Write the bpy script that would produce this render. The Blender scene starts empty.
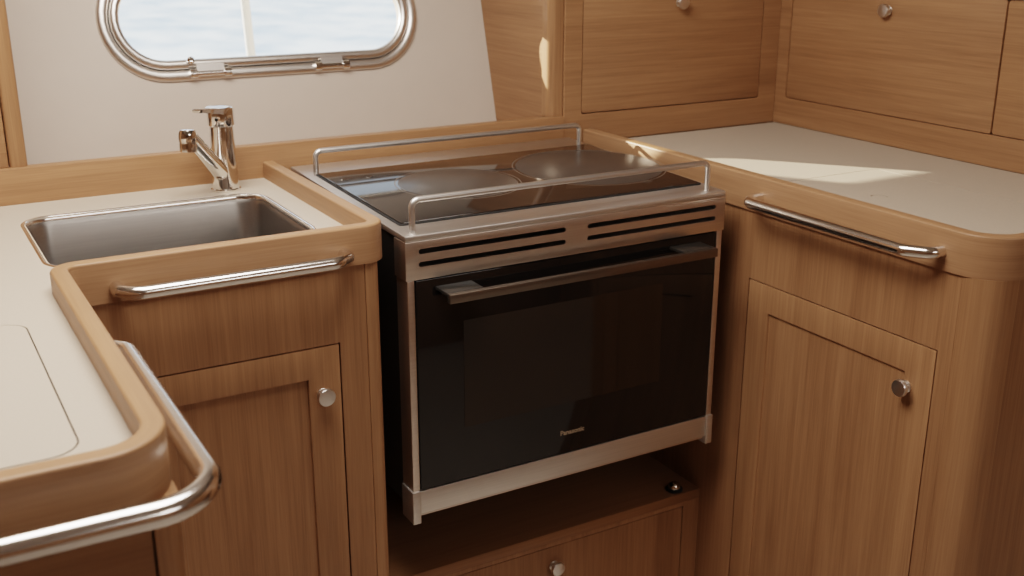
import bpy, bmesh, math, random
from mathutils import Vector, Matrix
from mathutils.geometry import tessellate_polygon
random.seed(7)
S = bpy.context.scene
COL = S.collection
PI = math.pi
FLOOR = -0.92            # z = 0 is the cooker's top front edge

# ------------------------------------------------------------------ materials
def new_mat(name):
    m = bpy.data.materials.new(name); m.use_nodes = True
    nt = m.node_tree; nt.nodes.clear()
    out = nt.nodes.new('ShaderNodeOutputMaterial')
    return m, nt, out

def plain(name, col, rough=0.5, metal=0.0, spec=0.5, coat=0.0, noise=0.0, nscale=60.0, stretch=(1, 1, 1), bump=0.0, aniso=0.0, ior=1.5):
    m, nt, out = new_mat(name)
    b = nt.nodes.new('ShaderNodeBsdfPrincipled')
    b.inputs['Base Color'].default_value = (*col, 1)
    b.inputs['Roughness'].default_value = rough
    b.inputs['Metallic'].default_value = metal
    b.inputs['Specular IOR Level'].default_value = spec
    b.inputs['Coat Weight'].default_value = coat
    b.inputs['Anisotropic'].default_value = aniso
    b.inputs['IOR'].default_value = ior
    if noise or bump:
        tc = nt.nodes.new('ShaderNodeTexCoord')
        mp = nt.nodes.new('ShaderNodeMapping'); mp.inputs['Scale'].default_value = stretch
        n = nt.nodes.new('ShaderNodeTexNoise'); n.inputs['Scale'].default_value = nscale; n.inputs['Detail'].default_value = 4
        nt.links.new(tc.outputs['Object'], mp.inputs[0]); nt.links.new(mp.outputs[0], n.inputs['Vector'])
        if noise:
            r = nt.nodes.new('ShaderNodeValToRGB')
            r.color_ramp.elements[0].position = .3; r.color_ramp.elements[1].position = .7
            r.color_ramp.elements[0].color = (*[c*(1-noise) for c in col], 1)
            r.color_ramp.elements[1].color = (*[min(1, c*(1+noise)) for c in col], 1)
            nt.links.new(n.outputs[0], r.inputs[0]); nt.links.new(r.outputs[0], b.inputs['Base Color'])
        if bump:
            bp = nt.nodes.new('ShaderNodeBump'); bp.inputs['Strength'].default_value = bump; bp.inputs['Distance'].default_value = .001
            nt.links.new(n.outputs[0], bp.inputs['Height']); nt.links.new(bp.outputs[0], b.inputs['Normal'])
    nt.links.new(b.outputs[0], out.inputs[0])
    return m

def wood(name, axis, light=(.395, .217, .112), dark=(.258, .133, .066), rough=.42, band=1.0, fine=1.0, uv=False):
    """light oak veneer; the grain runs along `axis` of the object (or along U)"""
    m, nt, out = new_mat(name)
    N = nt.nodes.new; L = nt.links.new
    tc = N('ShaderNodeTexCoord'); src = tc.outputs['UV'] if uv else tc.outputs['Object']
    info = N('ShaderNodeObjectInfo')
    off = N('ShaderNodeVectorMath'); off.operation = 'SCALE'; off.inputs[0].default_value = (13.1, 7.7, 5.3)
    L(info.outputs['Random'], off.inputs['Scale'])
    add = N('ShaderNodeVectorMath'); add.operation = 'ADD'
    L(src, add.inputs[0]); L(off.outputs[0], add.inputs[1])
    def layer(along, across, detail, dist=0.0, rgh=.55):
        mp = N('ShaderNodeMapping')
        sc = [across]*3; sc['xyz'.index(axis)] = along
        mp.inputs['Scale'].default_value = sc
        n = N('ShaderNodeTexNoise'); n.inputs['Scale'].default_value = 1; n.inputs['Detail'].default_value = detail
        n.inputs['Distortion'].default_value = dist; n.inputs['Roughness'].default_value = rgh
        L(add.outputs[0], mp.inputs[0]); L(mp.outputs[0], n.inputs['Vector'])
        return n.outputs[0]
    bands = layer(1.6, 26, 3, .6)          # broad growth bands
    veins = layer(3.0, 150, 5, .3, .6)     # fine grain
    pores = layer(14, 520, 2)              # short dark pores
    def scaled(s, k):
        q = N('ShaderNodeMath'); q.operation = 'MULTIPLY_ADD'; q.inputs[1].default_value = k; q.inputs[2].default_value = -.5*k
        L(s, q.inputs[0]); return q.outputs[0]
    def plus(a, b):
        q = N('ShaderNodeMath'); q.operation = 'ADD'
        if isinstance(b, float): q.inputs[1].default_value = b
        else: L(b, q.inputs[1])
        L(a, q.inputs[0]); return q.outputs[0]
    t = plus(plus(plus(scaled(bands, 1.0*band), scaled(veins, 1.1*fine)), scaled(pores, .7*fine)), .5)
    r = N('ShaderNodeValToRGB')
    r.color_ramp.elements[0].position = .1; r.color_ramp.elements[1].position = .9
    r.color_ramp.elements[0].color = (*dark, 1); r.color_ramp.elements[1].color = (*light, 1)
    L(t, r.inputs[0])
    b = N('ShaderNodeBsdfPrincipled')
    L(r.outputs[0], b.inputs['Base Color'])
    b.inputs['Roughness'].default_value = rough; b.inputs['Specular IOR Level'].default_value = .4
    bp = N('ShaderNodeBump'); bp.inputs['Strength'].default_value = .12; bp.inputs['Distance'].default_value = .0006
    L(veins, bp.inputs['Height']); L(bp.outputs[0], b.inputs['Normal'])
    L(b.outputs[0], out.inputs[0])
    return m

WX, WY, WZ = wood('oak_grain_x', 'x'), wood('oak_grain_y', 'y'), wood('oak_grain_z', 'z')
WU = wood('oak_grain_along_strip', 'x', light=(.41, .235, .130), dark=(.285, .154, .081), uv=True)
WZp = wood('oak_panel_grain_z', 'z', light=(.372, .203, .105), dark=(.236, .119, .059), band=1.1)
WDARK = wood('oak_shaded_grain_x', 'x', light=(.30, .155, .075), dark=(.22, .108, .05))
TEAK = wood('grey_beige_floor', 'y', light=(.50, .44, .38), dark=(.42, .36, .30))
KNOBM = plain('satin_steel_knob', (.78, .75, .72), .30, 1.0)
RAIL = plain('satin_steel_rail', (.82, .79, .76), .17, 1.0)
CHROME = plain('polished_steel', (.80, .78, .75), .10, 1.0)
BRUSHED = plain('brushed_steel', (.72, .69, .66), .42, 1.0, noise=.05, nscale=1, stretch=(6, 400, 400), aniso=.4)
BRUSHED2 = plain('brushed_steel_front', (.70, .62, .56), .36, 1.0, noise=.05, nscale=1, stretch=(6, 400, 400), aniso=.4)
SATIN = plain('satin_steel_bar', (.74, .71, .68), .38, 1.0)
FRAME = plain('satin_porthole_steel', (.74, .70, .66), .34, 1.0)
BASIN = plain('satin_steel_basin', (.41, .39, .37), .32, 1.0, noise=.04, nscale=1, stretch=(8, 300, 300))
LAMINATE = plain('cream_laminate', (.52, .445, .365), .5, spec=.35, noise=.03, nscale=420, bump=.03)
WHITE = plain('white_hull_lining', (.585, .510, .445), .6, spec=.25, noise=.01, nscale=30, bump=.02)
DARKGLASS = plain('black_oven_glass', (.008, .006, .005), .06, spec=.55)
INNERGLASS = plain('brown_oven_window', (.021, .012, .0065), .06, spec=.55)
HOBGLASS = plain('black_hob_glass', (.012, .010, .009), .07, spec=.5, ior=2.3)
ZONE = plain('grey_cooking_zone', (.050, .044, .040), .30, spec=.7)
ZRING = plain('pale_zone_ring', (.16, .13, .11), .3)
BLACK = plain('black_void', (.004, .004, .004), .7, spec=.1)
DARKSTEEL = plain('dark_enamel_side', (.05, .04, .034), .4, .6)
HANDLE = plain('dark_bronze_handle', (.085, .078, .070), .30, .75)
HANDLEBAR = plain('bronze_handle_edge', (.20, .165, .135), .28, .9)
LOGO = plain('pale_lettering', (.34, .26, .18), .5)
RUBBER = plain('black_rubber', (.012, .012, .012), .6)
GAPMAT = plain('dark_gap', (.03, .016, .008), .8, spec=.1)
CEIL = plain('white_ceiling_lining', (.62, .57, .52), .7)
DECK = plain('white_deck', (.75, .75, .73), .6)

def glass_mat():
    m, nt, out = new_mat('clear_window_glass')
    t = nt.nodes.new('ShaderNodeBsdfTransparent'); t.inputs[0].default_value = (.97, .985, .98, 1)
    g = nt.nodes.new('ShaderNodeBsdfGlossy'); g.inputs['Roughness'].default_value = .02
    mx = nt.nodes.new('ShaderNodeMixShader'); mx.inputs[0].default_value = .04
    nt.links.new(t.outputs[0], mx.inputs[1]); nt.links.new(g.outputs[0], mx.inputs[2])
    nt.links.new(mx.outputs[0], out.inputs[0]); return m
GLASS = glass_mat()

def sea_mat():
    m, nt, out = new_mat('pale_sea_water')
    N = nt.nodes.new; L = nt.links.new
    tc = N('ShaderNodeTexCoord'); mp = N('ShaderNodeMapping'); mp.inputs['Scale'].default_value = (.55, .36, 1)
    n = N('ShaderNodeTexNoise'); n.inputs['Scale'].default_value = 1.6; n.inputs['Detail'].default_value = 6; n.inputs['Roughness'].default_value = .62
    L(tc.outputs['Object'], mp.inputs[0]); L(mp.outputs[0], n.inputs['Vector'])
    r = N('ShaderNodeValToRGB')
    r.color_ramp.elements[0].position = .34; r.color_ramp.elements[1].position = .60
    r.color_ramp.elements[0].color = (.40, .53, .68, 1); r.color_ramp.elements[1].color = (.78, .84, .90, 1)
    L(n.outputs[0], r.inputs[0])
    b = N('ShaderNodeBsdfPrincipled'); b.inputs['Roughness'].default_value = .75; b.inputs['Specular IOR Level'].default_value = .15
    bp = N('ShaderNodeBump'); bp.inputs['Strength'].default_value = .4; bp.inputs['Distance'].default_value = .1
    L(n.outputs[0], bp.inputs['Height']); L(bp.outputs[0], b.inputs['Normal'])
    L(r.outputs[0], b.inputs['Base Color']); L(b.outputs[0], out.inputs[0]); return m
SEA = sea_mat()

# ------------------------------------------------------------------ mesh helpers
def thing(name, label, cat, loc, group=None, kind=None):
    o = bpy.data.objects.new(name, None); COL.objects.link(o)
    o.location = loc; o.empty_display_size = .05
    if kind: o['kind'] = kind
    if label: o['label'] = label
    if cat: o['category'] = cat
    if group: o['group'] = group
    return o

def root_of(o):
    p = Vector((0, 0, 0))
    while o is not None:
        p += Vector(o.location); o = o.parent
    return p

def obj(name, bm, mat, parent=None, smooth=True, angle=35, label=None, kind=None, cat=None):
    """links ONE mesh object; vertices come in scene coordinates"""
    if parent is not None:
        off = root_of(parent)
        bmesh.ops.translate(bm, verts=bm.verts, vec=-off)
    bmesh.ops.recalc_face_normals(bm, faces=bm.faces)
    me = bpy.data.meshes.new(name); bm.to_mesh(me); bm.free()
    if smooth:
        me.polygons.foreach_set('use_smooth', [True]*len(me.polygons))
        try: me.set_sharp_from_angle(angle=math.radians(angle))
        except Exception: pass
    for m in (mat if isinstance(mat, (list, tuple)) else [mat]): me.materials.append(m)
    o = bpy.data.objects.new(name, me); COL.objects.link(o)
    if parent is not None: o.parent = parent
    if label: o['label'] = label
    if kind: o['kind'] = kind
    if cat: o['category'] = cat
    return o

def box(x0, x1, y0, y1, z0, z1, bev=0.0, seg=2, bm=None):
    b = bmesh.new()
    vs = [b.verts.new((x, y, z)) for x in (x0, x1) for y in (y0, y1) for z in (z0, z1)]
    for f in ((0, 1, 3, 2), (4, 6, 7, 5), (0, 4, 5, 1), (2, 3, 7, 6), (0, 2, 6, 4), (1, 5, 7, 3)):
        b.faces.new([vs[i] for i in f])
    bmesh.ops.recalc_face_normals(b, faces=b.faces)
    if bev: bmesh.ops.bevel(b, geom=list(b.edges), offset=bev, segments=seg, profile=.5, affect='EDGES')
    return join(bm, b)

def join(bm, b):
    if bm is None: return b
    me = bpy.data.meshes.new('t'); b.to_mesh(me); b.free(); bm.from_mesh(me); bpy.data.meshes.remove(me); return bm

def fillet(pts, r, n=8, closed=False):
    """rounds the corners of a polyline; r is one radius or one per point"""
    out = []; N = len(pts); pts = [Vector(p) for p in pts]
    for i, p in enumerate(pts):
        rr = r[i] if isinstance(r, (list, tuple)) else r
        if (not closed and i in (0, N-1)) or rr <= 0: out.append(p); continue
        a = pts[i-1]; c = pts[(i+1) % N]
        u = (a-p).normalized(); v = (c-p).normalized()
        ang = u.angle(v)
        if ang > PI-1e-3: out.append(p); continue
        d = rr/math.tan(ang/2)
        ctr = p + (u+v).normalized()*(rr/math.sin(ang/2))
        s = p+u*d-ctr; e = p+v*d-ctr; tot = s.angle(e)
        ax = s.cross(e) if len(s) == 3 else None
        for k in range(n+1):
            t = k/n
            q = (s*math.sin((1-t)*tot) + e*math.sin(t*tot))/math.sin(tot)
            out.append(ctr+q)
    return out

def prism(poly, lo, hi, axis='z', bev=0.0, bm=None):
    """poly in the two other axes (x,y for z; x,z for y; y,z for x)"""
    b = bmesh.new()
    def P(p, h):
        return {'z': (p[0], p[1], h), 'y': (p[0], h, p[1]), 'x': (h, p[0], p[1])}[axis]
    A = [b.verts.new(P(p, lo)) for p in poly]; B = [b.verts.new(P(p, hi)) for p in poly]
    n = len(poly)
    fa = b.faces.new(A); fb = b.faces.new(list(reversed(B)))
    for i in range(n): b.faces.new((A[i], B[i], B[(i+1) % n], A[(i+1) % n]))
    bmesh.ops.recalc_face_normals(b, faces=b.faces)
    if bev:
        es = list(set(list(fa.edges)+list(fb.edges)))
        bmesh.ops.bevel(b, geom=es, offset=bev, segments=2, profile=.5, affect='EDGES')
    return join(bm, b)

def rrect(x0, x1, y0, y1, r, n=8):
    return [tuple(p) for p in fillet([(x0, y0, 0), (x1, y0, 0), (x1, y1, 0), (x0, y1, 0)], r, n, True)]

def ring_prism(outer, inner, lo, hi, axis='z', bm=None):
    """frame: outer and inner outlines with the same number of points"""
    b = bmesh.new()
    def P(p, h):
        return {'z': (p[0], p[1], h), 'y': (p[0], h, p[1]), 'x': (h, p[0], p[1])}[axis]
    n = len(outer)
    R = [[b.verts.new(P(p, h)) for p in pl] for pl in (outer, inner) for h in (lo, hi)]
    for i in range(n):
        j = (i+1) % n
        b.faces.new((R[0][i], R[0][j], R[1][j], R[1][i])); b.faces.new((R[2][i], R[3][i], R[3][j], R[2][j]))
        b.faces.new((R[1][i], R[1][j], R[3][j], R[3][i])); b.faces.new((R[0][i], R[2][i], R[2][j], R[0][j]))
    return join(bm, b)

def tube(path, r, seg=20, closed=False, cap=True, bm=None, flat=None):
    b = bmesh.new(); path = [Vector(p) for p in path]; n = len(path); rings = []
    up = None
    for i, p in enumerate(path):
        a = path[i-1] if (i > 0 or closed) else p; c = path[(i+1) % n] if (i < n-1 or closed) else p
        t = (c-a).normalized()
        if up is None:
            up = t.orthogonal().normalized()
            if abs(t.z) < .9: up = (Vector((0, 0, 1)) - t*t.z).normalized()
        up = (up - t*up.dot(t)).normalized(); sd = t.cross(up)
        rr = r[i] if isinstance(r, (list, tuple)) else r
        rw, rh = (rr, rr) if flat is None else flat
        rings.append([b.verts.new(p + sd*(math.cos(2*PI*k/seg)*rw) + up*(math.sin(2*PI*k/seg)*rh)) for k in range(seg)])
    for i in range(n if closed else n-1):
        A, B = rings[i], rings[(i+1) % n]
        for k in range(seg): b.faces.new((A[k], A[(k+1) % seg], B[(k+1) % seg], B[k]))
    if cap and not closed: b.faces.new(rings[0]); b.faces.new(rings[-1])
    return join(bm, b)

def lathe(prof, org, axis=(0, 0, 1), seg=32, bm=None):
    """prof: (radius, height) pairs along axis"""
    b = bmesh.new(); org = Vector(org); ax = Vector(axis).normalized()
    u = ax.orthogonal().normalized(); v = ax.cross(u); rings = []
    for r, h in prof:
        if r < 1e-6: rings.append([b.verts.new(org+ax*h)])
        else: rings.append([b.verts.new(org+ax*h+(u*math.cos(2*PI*k/seg)+v*math.sin(2*PI*k/seg))*r) for k in range(seg)])
    for A, B in zip(rings, rings[1:]):
        for k in range(seg):
            f = [A[k % len(A)], A[(k+1) % len(A)], B[(k+1) % len(B)], B[k % len(B)]]
            g = []
            for w in f:
                if w not in g: g.append(w)
            if len(g) > 2: b.faces.new(g)
    for R in (rings[0], rings[-1]):
        if len(R) > 1: b.faces.new(R)
    return join(bm, b)

def strip(path, w, z0, z1, r=.003, bm=None):
    """upright strip (fiddle) of width w swept along a plan path, rounded top edges, UV along the grain"""
    b = bmesh.new(); uvl = b.loops.layers.uv.new('UVMap')
    path = [Vector((p[0], p[1], 0)) for p in path]; n = len(path)
    h = w/2; prof = [(-h, z0)]
    for k in range(5): a = PI - k*PI/8; prof.append((-h+r+math.cos(a)*r, z1-r+math.sin(a)*r))
    for k in range(5): a = PI/2 - k*PI/8; prof.append((h-r+math.cos(a)*r, z1-r+math.sin(a)*r))
    prof.append((h, z0)); m = len(prof)
    vlen = [0.0]
    for i in range(1, m): vlen.append(vlen[-1]+math.dist(prof[i], prof[i-1]))
    rings = []; s = [0.0]
    for i, p in enumerate(path):
        if i: s.append(s[-1]+(p-path[i-1]).length)
        d1 = (p-path[i-1]).normalized() if i else (path[1]-p).normalized()
        d2 = (path[i+1]-p).normalized() if i < n-1 else d1
        t = (d1+d2).normalized(); nn = Vector((-t.y, t.x, 0)); k = 1/max(.3, t.dot(d1))
        rings.append([b.verts.new((p.x+nn.x*q[0]*k, p.y+nn.y*q[0]*k, q[1])) for q in prof])
    for i in range(n-1):
        for j in range(m):
            jj = (j+1) % m
            f = b.faces.new((rings[i][j], rings[i][jj], rings[i+1][jj], rings[i+1][j]))
            vj2 = vlen[jj] if jj else vlen[-1]+w
            for lp, uv in zip(f.loops, ((s[i], vlen[j]), (s[i], vj2), (s[i+1], vj2), (s[i+1], vlen[j]))): lp[uvl].uv = uv
    for R in (rings[0], rings[-1]):
        f = b.faces.new(R)
        for lp in f.loops: lp[uvl].uv = (lp.vert.co.z, lp.vert.co.x+lp.vert.co.y)
    return join(bm, b)

def cut(o, cutter_bm, parent_off=None):
    """subtract a solid (scene coordinates) from object o and bake the result"""
    off = root_of(o) if parent_off is None else parent_off
    bmesh.ops.translate(cutter_bm, verts=cutter_bm.verts, vec=-off)
    bmesh.ops.recalc_face_normals(cutter_bm, faces=cutter_bm.faces)
    me = bpy.data.meshes.new('cutter'); cutter_bm.to_mesh(me); cutter_bm.free()
    c = bpy.data.objects.new('cutter', me); COL.objects.link(c)
    par = o.parent; o.parent = None; loc = o.location.copy(); o.location = (0, 0, 0)
    md = o.modifiers.new('b', 'BOOLEAN'); md.operation = 'DIFFERENCE'; md.object = c; md.solver = 'EXACT'
    bpy.context.view_layer.update()
    dg = bpy.context.evaluated_depsgraph_get()
    nm = bpy.data.meshes.new_from_object(o.evaluated_get(dg))
    old = o.data; o.modifiers.clear(); o.data = nm; nm.name = old.name
    bpy.data.meshes.remove(old); bpy.data.objects.remove(c); bpy.data.meshes.remove(me)
    o.location = loc; o.parent = par
    try: nm.set_sharp_from_angle(angle=math.radians(35))
    except Exception: pass

def knob(parent, at, axis, r=.0120, label='polished steel knob'):
    """round pull on a short stem"""
    prof = [(.0085, 0), (.0085, .0015), (.0055, .003), (.0052, .007), (r*.80, .009), (r, .0105), (r, .0140), (r*.92, .0158), (r*.55, .0164), (0, .0166)]
    return obj('knob', lathe(prof, at, axis, 28), KNOBM, parent, label=label)

# ------------------------------------------------------------------ the room
TILT = math.radians(15.2257); TT = math.tan(TILT)
def wally(z): return .6613 + (z-.0102)*TT
def WP(u, v, w):
    """point on the leaning hull side: u = x, v = up the slope from the porthole's middle, w = towards the cabin"""
    zc = .2265
    return Vector((u, wally(zc)+v*math.sin(TILT)-w*math.cos(TILT), zc+v*math.cos(TILT)+w*math.sin(TILT)))
def stadium(cx, hw, r, n=18):
    p = []
    for k in range(n+1): a = -PI/2+PI*k/n; p.append((cx+hw+math.cos(a)*r, math.sin(a)*r))
    for k in range(n+1): a = PI/2+PI*k/n; p.append((cx-hw+math.cos(a)*r, math.sin(a)*r))
    return p
PCX, PHW, PR = .068, .186, .0695
def on_wall(poly, w0, w1):
    b = bmesh.new(); n = len(poly)
    A = [b.verts.new(WP(p[0], p[1], w0)) for p in poly]; B = [b.verts.new(WP(p[0], p[1], w1)) for p in poly]
    b.faces.new(A); b.faces.new(B)
    for i in range(n): b.faces.new((A[i], B[i], B[(i+1) % n], A[(i+1) % n]))
    return b

obj('floor', box(-1.9, 2.0, -3.2, 1.2, FLOOR-.05, FLOOR), TEAK, kind='structure')
obj('ceiling', box(-1.9, 2.0, -3.2, 1.2, 1.0, 1.05), CEIL, kind='structure')
b = bmesh.new()
prof = [(wally(-.04), FLOOR), (wally(-.04), -.04), (wally(1.0), 1.0), (wally(1.0)+.025, 1.0), (wally(-.04)+.025, -.04), (wally(-.04)+.025, FLOOR)]
wb = obj('wall_back', prism(prof, -1.9, 2.0, 'x'), WHITE, kind='structure')
cut(wb, on_wall(stadium(PCX, PHW, PR+.006), -.08, .05))
obj('wall_left', box(-1.95, -1.9, -3.2, 1.2, FLOOR, 1.0), WX if False else WZ, kind='structure')
obj('wall_right', box(2.0, 2.05, -3.2, 1.2, FLOOR, 1.0), WZ, kind='structure')
obj('wall_front', box(-1.9, 2.0, -3.25, -3.2, FLOOR, 1.0), WZ, kind='structure')

# porthole
win = thing('window_1', 'oblong porthole with rounded ends and polished steel frame above the sink', None, WP(PCX, 0, 0), kind='structure')
def frame_ring(r_mid, rw, rh, w):
    pts = [WP(p[0], p[1], w) for p in stadium(PCX, PHW, r_mid)]
    # oriented elliptical section: flat on the wall
    b = bmesh.new(); st0 = stadium(PCX, PHW, r_mid); n = len(st0); rings = []
    nrm = []
    for i in range(n):
        a = st0[i]
        j = i
        cx = PCX+PHW if a[0] > PCX+PHW-1e-6 else (PCX-PHW if a[0] < PCX-PHW+1e-6 else a[0])
        d = Vector((a[0]-cx, a[1])); d = d.normalized() if d.length > 1e-6 else Vector((0, 1 if a[1] > 0 else -1)); nrm.append(d)
    for i in range(n):
        ring = []
        for k in range(14):
            t = 2*PI*k/14
            du = math.cos(t)*rw; dw = math.sin(t)*rh
            ring.append(b.verts.new(WP(st0[i][0]+nrm[i].x*du, st0[i][1]+nrm[i].y*du, w+dw)))
        rings.append(ring)
    for i in range(n):
        A, B = rings[i], rings[(i+1) % n]
        for k in range(14): b.faces.new((A[k], A[(k+1) % 14], B[(k+1) % 14], B[k]))
    return b
obj('outer_frame', frame_ring(PR+.0262, .0098, .0075, .001), FRAME, win)
obj('inner_frame', frame_ring(PR+.0078, .0085, .0085, .003), FRAME, win)
rb = frame_ring(PR+.0168, .0035, .003, .001)
obj('seal', rb, RUBBER, win)
obj('pane', on_wall(stadium(PCX, PHW, PR+.002), -.002, .002), GLASS, win)
for x0, x1 in ((-.083, -.016), (.142, .203)):
    hg = obj('hinge', tube([WP(x0+.004, -.0945, .009), WP(x1-.004, -.0945, .009)], .0058, 14), CHROME, win)
    for xe in (x0+.004, x1-.004):
        obj('hinge_knuckle', tube([WP(xe-.006, -.0945, .009), WP(xe+.006, -.0945, .009)], .0085, 16), CHROME, hg)
    obj('hinge_leaf', on_wall([(x0+.010, -.0945), (x1-.010, -.0945), (x1-.010, -.080), (x0+.010, -.080)], .008, .0140), FRAME, hg)
nrmv = WP(0, 0, 1)-WP(0, 0, 0)
obj('catch_screw', lathe([(.0065, 0), (.0065, .006), (.004, .009), (0, .0095)], WP(-.082, -.073, .014), nrmv, 20), CHROME, win)

# outside
o = obj('sea', box(-400, 400, 1.4, 700, -1.25, -1.2), SEA); o['kind'] = 'structure'
obj('side_deck', box(-2.5, 2.5, .80, 1.68, -.05, .045, .004), DECK, kind='structure')
st = thing('stanchion', 'white upright stanchion outside the porthole against the water', 'post', (.181, 1.2, .045))
obj('post', tube([(.182, 1.2, .045), (.157, 1.2, .60)], .0100, 14), DECK, st)
obj('foot_plate', lathe([(.03, 0), (.03, .006), (.014, .02), (.0, .02)], (.182, 1.2, .045)), DECK, st)

obj('added_sun_blocker', prism([(-1.4, .045), (-.47, .045), (-.47, .465), (-.515, .525), (-.565, .62), (-1.4, .62)], 1.49, 1.51, 'y'), DECK, kind='structure')  # unseen panel, added and stepped to block sun from the right edge strip and cabinet

# back rail behind sink and cooker, pocket shelf behind it
XE = .5284
obj('trim_1', box(-1.2, XE, .4525, .4735, -.30, .0485, .0025), WX, kind='structure')
obj('trim_2', box(-1.2, 1.04, .4735, .66, -.03, -.004), WX, kind='structure')

# ------------------------------------------------------------------ corner posts either side of the hull lining
def corner_post(x0, x1, round_left):
    y0, y1, r = .4595, .4735+.012, .013
    poly = [(x0, y0, 0), (x1, y0, 0), (x1, y1, 0), (x0, y1, 0)]
    rr = [r, .002, 0, 0] if round_left else [.006, .006, 0, 0]
    return prism([tuple(p) for p in fillet(poly, rr, 8, True)], .0487, 1.0)
obj('trim_3', corner_post(-.4075, -.3835, False), WZ, kind='structure')

# ------------------------------------------------------------------ left worktop
ZC, ZF, ZB = -.0042, .022, -.0275
wt = thing('worktop', 'cream L-shaped worktop with raised wooden edge strip around the sink', 'worktop', (-.3, .2, -.03))
slab = prism([tuple(p[:2]) for p in fillet([(-1.15, -.4945, 0), (-.416, -.4945, 0), (-.416, .0105, 0), (-.0308, .0105, 0), (-.0308, .4522, 0), (-1.15, .4522, 0)], [0, .04, 0, .02, 0, 0], 8, True)], -.0272, ZC)
slab = obj('slab', slab, LAMINATE, wt)
SX0, SX1, SY0, SY1 = -.4155, -.0790, .084, .358
cut(slab, prism(rrect(SX0+.004, SX1-.004, SY0+.004, SY1-.004, .034), -.06, .03))
LIDP = rrect(-.86, -.4655, -.428, -.092, .024)
cut(slab, prism(rrect(-.8612, -.4643, -.4292, -.0908, .0252), ZC-.0036, ZC+.01))
obj('lid', prism(rrect(-.8598, -.4657, -.4278, -.0922, .0238), ZC-.0035, ZC+.0002), LAMINATE, wt)
obj('lid_joint', ring_prism(rrect(-.8612, -.4643, -.4292, -.0908, .0252), rrect(-.8592, -.4663, -.4272, -.0928, .0232), ZC-.0035, ZC-.0006), GAPMAT, wt)
fp = fillet([(-.0308, .4522, 0), (-.0308, .0095, 0), (-.4165, .0095, 0), (-.4165, -.4945, 0), (-1.15, -.4945, 0)], [0, .022, .022, .046, 0], 12)
obj('edge_strip', strip(fp, .019, ZB, ZF), WU, wt)

# ------------------------------------------------------------------ framed doors and drawers
def framed_door(parent, axis, a0, a1, z0, z1, face, thick, stile, rail, depth=.005, sgn=-1, name='door', base=None):
    """axis 'y': faces -Y, spans x; axis 'x': faces -X, spans y"""
    # frame of four pieces' outline in one mesh, mitred corners, and a recessed panel
    O = [(a0, z0), (a1, z0), (a1, z1), (a0, z1)]; I = [(a0+stile, z0+rail), (a1-stile, z0+rail), (a1-stile, z1-rail), (a0+stile, z1-rail)]
    b = ring_prism(O, I, face, face+thick, axis)
    bmesh.ops.recalc_face_normals(b, faces=b.faces)
    es = [e for e in b.edges if all(abs((v.co.y if axis == 'y' else v.co.x)-face) < 1e-6 for v in e.verts) and len(e.link_faces) == 2 and e.calc_face_angle(0) > .5]
    bmesh.ops.bevel(b, geom=es, offset=.0012, segments=2, profile=.5, affect='EDGES')
    d = obj(name, b, WZ, parent)
    J = [(a0+stile-.004, z0+rail-.004), (a1-stile+.004, z0+rail-.004), (a1-stile+.004, z1-rail+.004), (a0+stile-.004, z1-rail+.004)]
    obj('door_panel', prism(J, face+depth, face+thick-.004, axis), WZp, d)
    return d

# sink cabinet
sc = thing('sink_cabinet', 'oak base cabinet under the sink with framed door and round knob', 'cabinet', (-.22, .2, FLOOR))
YF = .0035
fpanel = obj('front_panel', box(-.4065, -.0552, YF, YF+.018, FLOOR, ZB-.0002, .0008, 1), WZp, sc)
DX0, DX1, DZ1, DZ0 = -.352, -.0945, -.1295, -.80
cut(fpanel, box(DX0-.0018, DX1+.0018, YF-.02, YF+.05, DZ0-.0018, DZ1+.0018))
obj('carcass', box(-.40, -.058, YF+.018, .44, FLOOR, -.19), GAPMAT, sc)
d = framed_door(sc, 'y', DX0, DX1, DZ0, DZ1, YF, .018, .0435, .0415)
knob(d, (-.1195, YF, -.1935), (0, -1, 0))
poly = [tuple(p[:2]) for p in fillet([(-.0548, YF, 0), (-.0345, YF, 0), (-.0345, .45, 0), (-.0548, .45, 0)], [.001, .009, 0, 0], 8, True)]
obj('corner_post', prism(poly, FLOOR, ZB-.0002), WZ, sc)
# peninsula cabinet
pc = thing('peninsula_cabinet', 'oak cabinet under the left worktop, cut off by the lower left corner', 'cabinet', (-.7, -.3, FLOOR))
poly = [tuple(p[:2]) for p in fillet([(-.432, -.4985, 0), (-.4085, -.4985, 0), (-.4085, -.44, 0), (-.432, -.44, 0)], [.001, .022, 0, 0], 10, True)]
obj('corner_post', prism(poly, FLOOR, ZB-.0002), WZ, pc)
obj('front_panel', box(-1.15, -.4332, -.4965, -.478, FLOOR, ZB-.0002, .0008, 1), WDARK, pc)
obj('side_panel', box(-.43, -.4125, -.44, .002, FLOOR, ZB-.0002, .0008, 1), WZ, pc)

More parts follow.
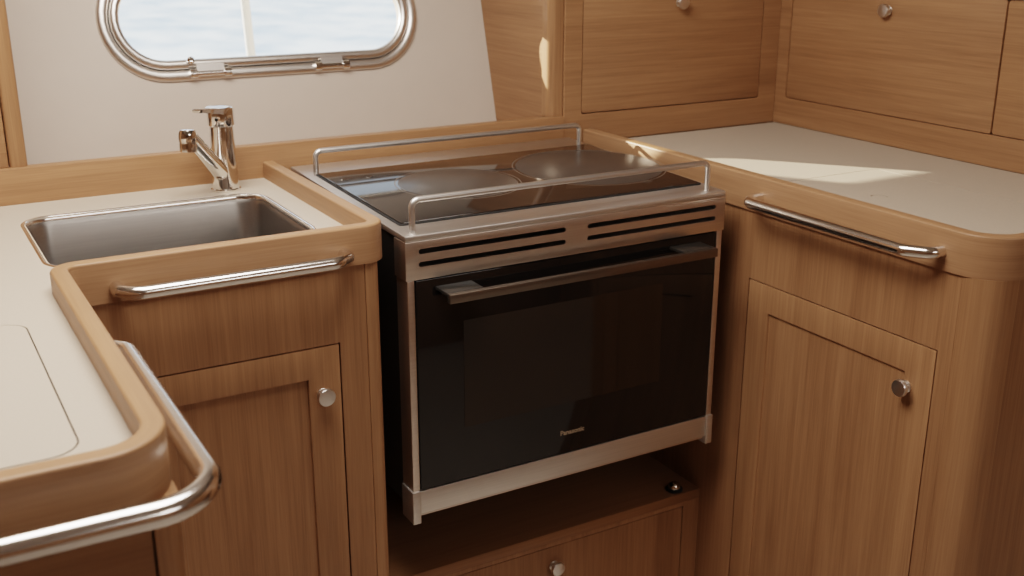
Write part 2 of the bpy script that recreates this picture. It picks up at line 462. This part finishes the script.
# ------------------------------------------------------------------ sink
sk = thing('sink', 'rectangular stainless steel sink set into the left worktop', 'sink', ((SX0+SX1)/2, (SY0+SY1)/2, -.17))
def rings_mesh(outlines):
    b = bmesh.new(); R = [[b.verts.new((p[0], p[1], z)) for p in pl] for pl, z in outlines]; n = len(R[0])
    for A, B in zip(R, R[1:]):
        for i in range(n): b.faces.new((A[i], A[(i+1) % n], B[(i+1) % n], B[i]))
    return b, R
def so(k, r): return rrect(SX0+k, SX1-k, SY0+k, SY1-k, r, 10)
b, R = rings_mesh([(so(.004, .036), ZC-.006), (so(.0068, .034), ZC-.012), (so(.010, .032), -.10), (so(.012, .032), -.128), (so(.018, .034), -.146), (so(.030, .040), -.156), (so(.05, .045), -.159)])
b.faces.new(R[-1])
bas = obj('basin', b, BASIN, sk, angle=60)
b, R = rings_mesh([(so(-.0025, .042), ZC+.0001), (so(-.0018, .042), ZC+.0010), (so(0, .040), ZC+.0014), (so(.002, .038), ZC+.0008), (so(.004, .036), ZC-.002), (so(.0042, .036), ZC-.0065)])
obj('rim', b, RAIL, sk, angle=70)
obj('drain', lathe([(.034, .0), (.034, .002), (.028, .003), (.024, .001), (0, .0005)], (-.25, .22, -.159)), CHROME, sk)

# faucet
fx, fy = -.1163, .3985
fc = thing('faucet', 'chrome single lever mixer tap with angled pull-out spout behind the sink', 'tap', (fx, fy, ZC))
obj('body', lathe([(.0225, 0), (.0225, .003), (.0205, .0045), (.0195, .03), (.0180, .075), (.0175, .098)], (fx, fy, ZC)), CHROME, fc)
ctop = lathe([(.0192, .0995), (.0198, .102), (.0198, .121), (.0188, .1255), (.012, .1275), (0, .128)], (fx, fy, ZC))
lev = obj('lever', ctop, CHROME, fc)
# lever paddle pointing out over the sink
dirv = Vector((-.62, -.78, 0)).normalized(); side = Vector((dirv.y, -dirv.x, 0))
b = bmesh.new(); top = []; bot = []
for t, w, zt, zb in ((-.012, .012, .127, .120), (.0, .0185, .1275, .117), (.014, .0175, .1275, .117), (.030, .013, .1275, .121), (.050, .0105, .1310, .1250), (.076, .0095, .1345, .1290), (.084, .0065, .1350, .1300)):
    p = Vector((fx, fy, ZC))+dirv*t
    top.append([b.verts.new(p+side*w+Vector((0, 0, zt))), b.verts.new(p-side*w+Vector((0, 0, zt)))])
    bot.append([b.verts.new(p+side*w*.8+Vector((0, 0, zb))), b.verts.new(p-side*w*.8+Vector((0, 0, zb)))])
for i in range(len(top)-1):
    b.faces.new((top[i][0], top[i][1], top[i+1][1], top[i+1][0])); b.faces.new((bot[i][0], bot[i+1][0], bot[i+1][1], bot[i][1]))
    for s_ in (0, 1): b.faces.new((top[i][s_], top[i+1][s_], bot[i+1][s_], bot[i][s_]))
for i in (0, -1): b.faces.new((top[i][0], bot[i][0], bot[i][1], top[i][1]))
bmesh.ops.recalc_face_normals(b, faces=b.faces)
bmesh.ops.bevel(b, geom=list(b.edges), offset=.0012, segments=2, affect='EDGES')
obj('paddle', b, CHROME, lev, angle=50)
fd = Vector((-.55, -.83, 0)).normalized()
obj('marker_dot', lathe([(.0028, 0), (.0026, .0008), (0, .001)], Vector((fx, fy, ZC+.110))+fd*.0193, fd, 14), RUBBER, lev)
s0 = Vector((fx, fy, ZC+.020)); s1 = Vector((-.1800, .332, .0930))
sp = [s0.lerp(s1, t) for t in (0, .15, .4, .7, .92, 1.0)]
spo = obj('spout', tube(sp, [.0135, .0132, .0118, .0108, .0108, .0108], 20), CHROME, fc)
e1 = Vector((-.1845, .3275, .0945))
obj('spray_head', lathe([(.006, .0105), (.0105, .0095), (.0125, .005), (.0128, -.004), (.0118, -.008), (.0122, -.011), (.0118, -.021), (.009, -.022), (0, -.0215)], e1, (.05, .06, 1)), CHROME, spo)

# ------------------------------------------------------------------ grab rails
def pull_rail(name, label, p0, p1, out, zoff, r, face0, face1):
    """p0..p1 straight bar; ends sweep back to the face"""
    t = thing(name, label, 'grab rail', face0)
    o_ = Vector(out)*.016
    path = fillet([face0, face0-o_, p0, p1, face1-o_, face1], [0, .012, .020, .020, .012, 0], 10)
    bar = obj('bar', tube(path, r, 20), RAIL, t)
    return t
pull_rail('grab_rail', 'short polished steel grab rail on the wooden edge in front of the sink',
          Vector((-.341, -.034, -.0105)), Vector((-.104, -.034, -.0105)), (0, 1, 0), 0, .0082, Vector((-.3570, .0001, -.0105)), Vector((-.0830, .0001, -.0105)))
XR = .5733; XFO = .5700
pull_rail('grab_rail', 'polished steel grab rail on the edge of the right-hand worktop above the framed door',
          Vector((.5370, -.038, -.0105)), Vector((.5370, -.334, -.0105)), (1, 0, 0), 0, .0082, Vector((XFO+.0001, -.032, -.0085)), Vector((XFO+.0001, -.364, -.0095)))
gr = thing('grab_rail', 'large polished steel grab rail wrapping round the left worktop corner', 'grab rail', (-.4068, -.190, -.010))
path = fillet([(-.4069, -.195, -.010), (-.3895, -.213, -.010), (-.3895, -.543, -.010), (-1.10, -.543, -.010), (-1.12, -.5047, -.010)], [0, .018, .048, .02, 0], 14)
obj('bar', tube(path, .0100, 24), RAIL, gr)
obj('flange', lathe([(.0135, 0), (.0135, .002), (.010, .0035)], (-.4069, -.193, -.010), (1, 0, 0), 24), CHROME, gr)

# ------------------------------------------------------------------ cooker
CW, CH, CD, SL = .53, .4167, .4389, .028
ck = thing('cooker', 'stainless steel built-in cooker with black glass oven door and ceramic hob', 'cooker', (CW/2, CD/2, -CH))
def sheared(bm):
    for v in bm.verts: v.co.z += SL*v.co.y
    return bm
# body
poly = [(.036, -.398), (CD-.01, -.398), (CD-.01, -.010+SL*(CD-.01)), (.036, -.0085)]
obj('body', prism(poly, .004, CW-.004, 'x'), DARKSTEEL, ck)
# hob
hb = obj('hob', sheared(box(0, CW, 0, CD, -.0085, 0, .0016, 2)), BRUSHED, ck)
gp = obj('hob_glass', sheared(prism(rrect(.0185, .5195, .051, .362, .004, 4), -.001, .0034, 'z', .0009)), HOBGLASS, hb)
obj('glass_border', sheared(ring_prism(rrect(.0150, .5230, .0475, .3655, .006, 4), rrect(.0185, .5195, .051, .362, .004, 4), -.001, .0016)), RUBBER, hb)
for cx, cy, r in ((.186, .212, .091), (.424, .214, .119)):
    zone = obj('cooking_zone', sheared(lathe([(r, .00345), (r-.0004, .0036), (0, .0036)], (cx, cy, 0), seg=72)), ZONE, gp)
    b = bmesh.new()
    circ = lambda rr: [(cx+math.cos(2*PI*k/72)*rr, cy+math.sin(2*PI*k/72)*rr) for k in range(72)]
    obj('zone_ring', sheared(ring_prism(circ(r+.0055), circ(r+.0042), .0034, .00355)), ZRING, zone)
# pan rails front and back
for y, zz in ((.0140, .0430), (.3660, .0375)):
    path = fillet([(.0172, y, -.001), (.0172, y, zz), (.5040, y, zz), (.5040, y, -.001)], [0, .010, .010, 0], 8)
    obj('pan_rail', sheared(tube(path, .0042, 16)), SATIN, hb)
# control panel with cooling slots
pn = obj('vent_panel', box(0, CW, 0, .036, -.0606, -.0085+.0002, .0008, 2), BRUSHED2, ck)
for x0, x1 in ((.0192, .2445), (.2810, .5115)):
    for zc in (-.0225, -.0400):
        cut(pn, prism([(p[0], p[1]) for p in rrect(x0, x1, zc-.0034, zc+.0034, .0033, 8)], -.01, .030, 'y'))
obj('slot_backing', box(.01, CW-.01, .026, .034, -.056, -.012), BLACK, ck)
# frame: two uprights with foot caps, bottom rail
for x0, x1, cap0, cap1 in ((.0022, .0125, 0, .0125), (CW-.0125, CW-.0022, CW-.0125, CW)):
    up = obj('upright', box(x0, x1, .0012, .036, -.372, -.0610, .0008, 2), BRUSHED2, ck)
    obj('foot_cap', box(cap0, cap1, -.0012, .036, -CH, -.3670, .0012, 2), BRUSHED, up)
br = obj('bottom_rail', box(.0128, CW-.0128, .0006, .030, -.4025, -.3680, .0008, 2), BRUSHED, ck)
obj('lower_lip', box(.0128, CW-.0128, .006, .034, -.4090, -.4028, .0006, 1), BRUSHED2, ck)
# oven door
dr = obj('oven_door', box(.0138, CW-.0138, .0006, .030, -.3664, -.0622, .0014, 2), DARKGLASS, ck)
obj('oven_window', box(.083, .4185, -.00005, .0005, -.286, -.128, 0), INNERGLASS, dr)
hd = obj('door_handle', box(.0420, .4845, -.0430, -.0345, -.0860, -.0730, .0012, 2), HANDLEBAR, dr)
for x0, x1 in ((.0420, .0960), (.4280, .4845)):
    obj('handle_bracket', box(x0, x1, -.0350, .0008, -.0775, -.0728, .0010, 2), HANDLE, hd)
cu = bpy.data.curves.new('lettering', 'FONT'); cu.body = 'Panasonic'; cu.size = .0105; cu.extrude = .0001; cu.align_x = 'CENTER'; cu.space_character = 1.02; cu.offset = .00025
to = bpy.data.objects.new('t', cu); COL.objects.link(to); bpy.context.view_layer.update()
tm = bpy.data.meshes.new_from_object(to.evaluated_get(bpy.context.evaluated_depsgraph_get()))
b = bmesh.new(); b.from_mesh(tm); bpy.data.objects.remove(to); bpy.data.curves.remove(cu); bpy.data.meshes.remove(tm)
bmesh.ops.rotate(b, verts=b.verts, cent=(0, 0, 0), matrix=Matrix.Rotation(PI/2, 3, 'X'))
bmesh.ops.translate(b, verts=b.verts, vec=(.262, .0003, -.3370))
obj('lettering', b, LOGO, dr, smooth=False)
# gimbal pins that carry it
for x0, x1 in ((-.0346, .006), (CW-.006, XR+.0001)):
    obj('pivot_pin', tube([(x0, .22, -.12), (x1, .22, -.12)], .008, 16), DARKSTEEL, ck)

# ------------------------------------------------------------------ recess and drawer under the cooker
bc = thing('drawer_cabinet', 'low oak drawer cabinet with open shelf below the cooker', 'cabinet', (.26, .25, FLOOR))
LY, LZ = .070, -.5440
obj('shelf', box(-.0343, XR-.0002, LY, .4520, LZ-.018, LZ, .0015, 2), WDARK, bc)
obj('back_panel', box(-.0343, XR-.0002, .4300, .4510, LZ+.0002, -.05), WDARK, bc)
fr = obj('front_panel', box(-.0343, XR-.0002, LY+.0008, LY+.0190, FLOOR, LZ-.0182, .0006, 1), WZ, bc)
QX0, QX1, QZ0, QZ1 = .008, .537, -.80, -.5705
cut(fr, box(QX0-.0014, QX1+.0014, LY-.02, LY+.04, QZ0-.0014, QZ1+.0014))
obj('inner_carcass', box(-.03, XR-.01, LY+.020, .42, FLOOR, LZ-.02), GAPMAT, bc)
dw = obj('drawer', box(QX0, QX1, LY+.0008, LY+.0190, QZ0, QZ1, .0008, 2), WZp, bc)
knob(dw, (.2775, LY+.0008, -.6050), (0, -1, 0))
cd = obj('catch', lathe([(.0125, 0), (.0125, .003), (.0105, .004), (.0102, .008), (.0085, .0118), (.005, .0142), (0, .015)], (.5310, .088, LZ)), CHROME, bc, label='small polished steel dome catch on a black base')
obj('catch_base', lathe([(.0145, 0), (.0145, .0035), (.012, .005), (.0115, .005)], (.5310, .088, LZ)), RUBBER, cd)

# ------------------------------------------------------------------ right-hand cabinet and worktop
rc = thing('base_cabinet', 'oak base cabinet right of the cooker with framed door and rounded end', 'cabinet', (.8, 0, FLOOR))
EY = -.4420; ZBR = -.0325
rp = obj('front_panel', box(XR, XR+.018, -.3975, .4515, FLOOR, ZBR-.0002, .0006, 1), WZp, rc)
RY0, RY1, RZ1, RZ0 = -.3735, -.0170, -.1410, -.80
cut(rp, box(XR-.02, XR+.04, RY0-.0018, RY1+.0018, RZ0-.0018, RZ1+.0018))
obj('carcass', box(XR+.019, 1.02, -.39, .44, FLOOR, -.06), GAPMAT, rc)
d = framed_door(rc, 'x', RY0, RY1, RZ0, RZ1, XR, .018, .0460, .0440, depth=.0032)
knob(d, (XR, -.3330, -.2045), (-1, 0, 0))
arc = fillet([(XR, -.3978, 0), (XR, EY, 0), (XR+.05, EY, 0)], [0, .044, 0], 14)
poly = [tuple(p[:2]) for p in arc]+[(XR+.05, EY+.018), (XR+.02, -.3978)]
obj('corner_post', prism(poly, FLOOR, ZBR-.0002), WZ, rc)
obj('end_panel', box(XR+.0505, 1.035, EY+.0003, EY+.018, FLOOR, ZBR-.0002), WZp, rc)

rw = thing('worktop', 'cream worktop with wooden edge strip and sunlit patch right of the cooker', 'worktop', (.8, 0, -.034))
inner = [tuple(p[:2]) for p in fillet([(.580, .4520, 0), (.580, -.4360, 0), (1.0395, -.4360, 0), (1.0395, .4520, 0)], [0, .045, 0, 0], 10, True)]
rs = obj('slab', prism(inner, -.0272, ZC), LAMINATE, rw)
LO = rrect(.6015, .8655, -.3700, .0165, .012, 6)
cut(rs, prism(rrect(.6008, .8662, -.3707, .0172, .0127, 6), ZC-.0036, ZC+.01))
lid = obj('lid', prism(rrect(.6023, .8647, -.3692, .0157, .0112, 6), ZC-.0035, ZC), LAMINATE, rw)
cut(lid, lathe([(.0125, -.0008), (.0125, .004)], (.7150, -.129, ZC), seg=36))
obj('finger_disc', lathe([(.0118, 0), (.0118, .0006), (.0112, .0007), (0, .0007)], (.7150, -.129, ZC-.0009), seg=36), LAMINATE, rw)
fp = fillet([(.5795, .4520, 0), (.5795, -.4365, 0), (1.0395, -.4365, 0)], [0, .050, 0], 14)
obj('edge_strip', strip(fp, .019, ZBR, ZF), WU, rw)

# ------------------------------------------------------------------ lockers at the back and on the right
YB = .4560; XQ = 1.0400; LZ0, LZ1 = .0505, .2665
bl = thing('wall_locker', 'oak wall locker with drop-front door at the back behind the right worktop', 'locker', (.78, .5, -.004))
ff = obj('face_frame', box(XE+.0005, XQ-.0002, YB, YB+.018, ZC+.0002, .62, .0008, 1), WX, bl)
cut(ff, prism(rrect(.5660, .9950, LZ0-.0018, LZ1+.0012, .0060, 5), YB-.02, YB+.04, 'y'))
obj('inner_carcass', box(XE+.03, 1.03, YB+.020, .60, .02, .60), GAPMAT, bl)
d = obj('door', prism(rrect(.5682, .9935, LZ0, LZ1, .0050, 5), YB+.0006, YB+.0186, 'y', .0008), WX, bl)
knob(d, (.7845, YB+.0006, .2425), (0, -1, 0))
obj('corner_post', corner_post(.4990, XE, True), WZ, bl)
poly = [(.4845, -.004+.0002), (wally(-.004)-.0005, -.004+.0002), (wally(.62)-.0005, .62), (.4845, .62)]
obj('side_panel', prism(poly, .5020, .5160, 'x'), WY, bl)

rl = thing('wall_locker', 'long oak wall locker with two doors above the right-hand worktop', 'locker', (XQ+.1, 0, -.004))
ff = obj('face_frame', box(XQ, XQ+.018, -1.25, .474, ZC+.0002, .62, .0008, 1), WY, rl)
cut(ff, prism(rrect(-.5830, .4257, LZ0-.0012, LZ1+.0012, .0060, 5), XQ-.02, XQ+.04, 'x'))
obj('inner_carcass', box(XQ+.020, XQ+.5, -1.2, .46, .02, .60), GAPMAT, rl)
for y0, y1, ky in ((-.0600, .4245, .1825), (-.5818, -.0632, -.32)):
    d = obj('door', prism(rrect(y0, y1, LZ0, LZ1, .0035, 5), XQ+.0006, XQ+.0186, 'x', .0008), WY, rl)
    knob(d, (XQ+.0006, ky, .2360), (-1, 0, 0))
obj('lower_carcass', box(XQ+.001, XQ+.5, -1.25, .47, FLOOR, ZC-.001), WZ, rl) if False else None

# left locker, only its edge shows
ll = thing('wall_locker', 'oak locker edge at the far left of the leaning white wall', 'locker', (-.7, .5, .05))
obj('face_frame', box(-1.2, -.4090, YB+.006, YB+.024, .0487, .62, .0008, 1), WX, ll)
poly = [(.4845, .0489), (wally(.0489)-.0005, .0489), (wally(.62)-.0005, .62), (.4845, .62)]
obj('side_panel', prism(poly, -.4070, -.3930, 'x'), WY, ll)

# ------------------------------------------------------------------ light
def area(name, loc, target, sx, sy, energy, col):
    l = bpy.data.lights.new(name, 'AREA'); l.shape = 'RECTANGLE'; l.size = sx; l.size_y = sy; l.energy = energy; l.color = col
    o = bpy.data.objects.new(name, l); COL.objects.link(o); o.location = loc
    o.rotation_euler = (Vector(target)-Vector(loc)).to_track_quat('-Z', 'Y').to_euler(); return o
area('deck_hatch_light', (-.30, -.16, .985), (-.28, -.14, 0), .85, .60, 36, (1, .93, .86))
area('companionway_light', (.55, -2.25, .985), (.55, -2.12, 0), 1.0, .9, 33, (1, .94, .88))
sun = bpy.data.lights.new('sun', 'SUN'); sun.energy = 27.0; sun.angle = math.radians(.6); sun.color = (1, .90, .74)
so_ = bpy.data.objects.new('sun', sun); COL.objects.link(so_)
so_.rotation_euler = Vector((.637, -.771, -.285)).to_track_quat('-Z', 'Y').to_euler()
w = bpy.data.worlds.new('World'); S.world = w; w.use_nodes = True
bg = w.node_tree.nodes['Background']; bg.inputs[0].default_value = (.80, .88, 1.0, 1); bg.inputs[1].default_value = 2.5

# ------------------------------------------------------------------ camera
yaw, pitch, f = .5204726, .314033, 1110.655
cam = bpy.data.cameras.new('Camera'); co = bpy.data.objects.new('Camera', cam); COL.objects.link(co)
co.location = (-.56324, -1.25832, .37716)
co.rotation_euler = (PI/2-pitch, -.0006, -yaw)
cam.sensor_width = 36; cam.lens = f/1024*36; cam.clip_start = .02; cam.clip_end = 2000
cam.dof.use_dof = True; cam.dof.focus_distance = 1.42; cam.dof.aperture_fstop = 7.0
S.camera = co
S.view_settings.view_transform = 'Filmic'
S.view_settings.look = 'Medium High Contrast'
S.view_settings.exposure = -0.70
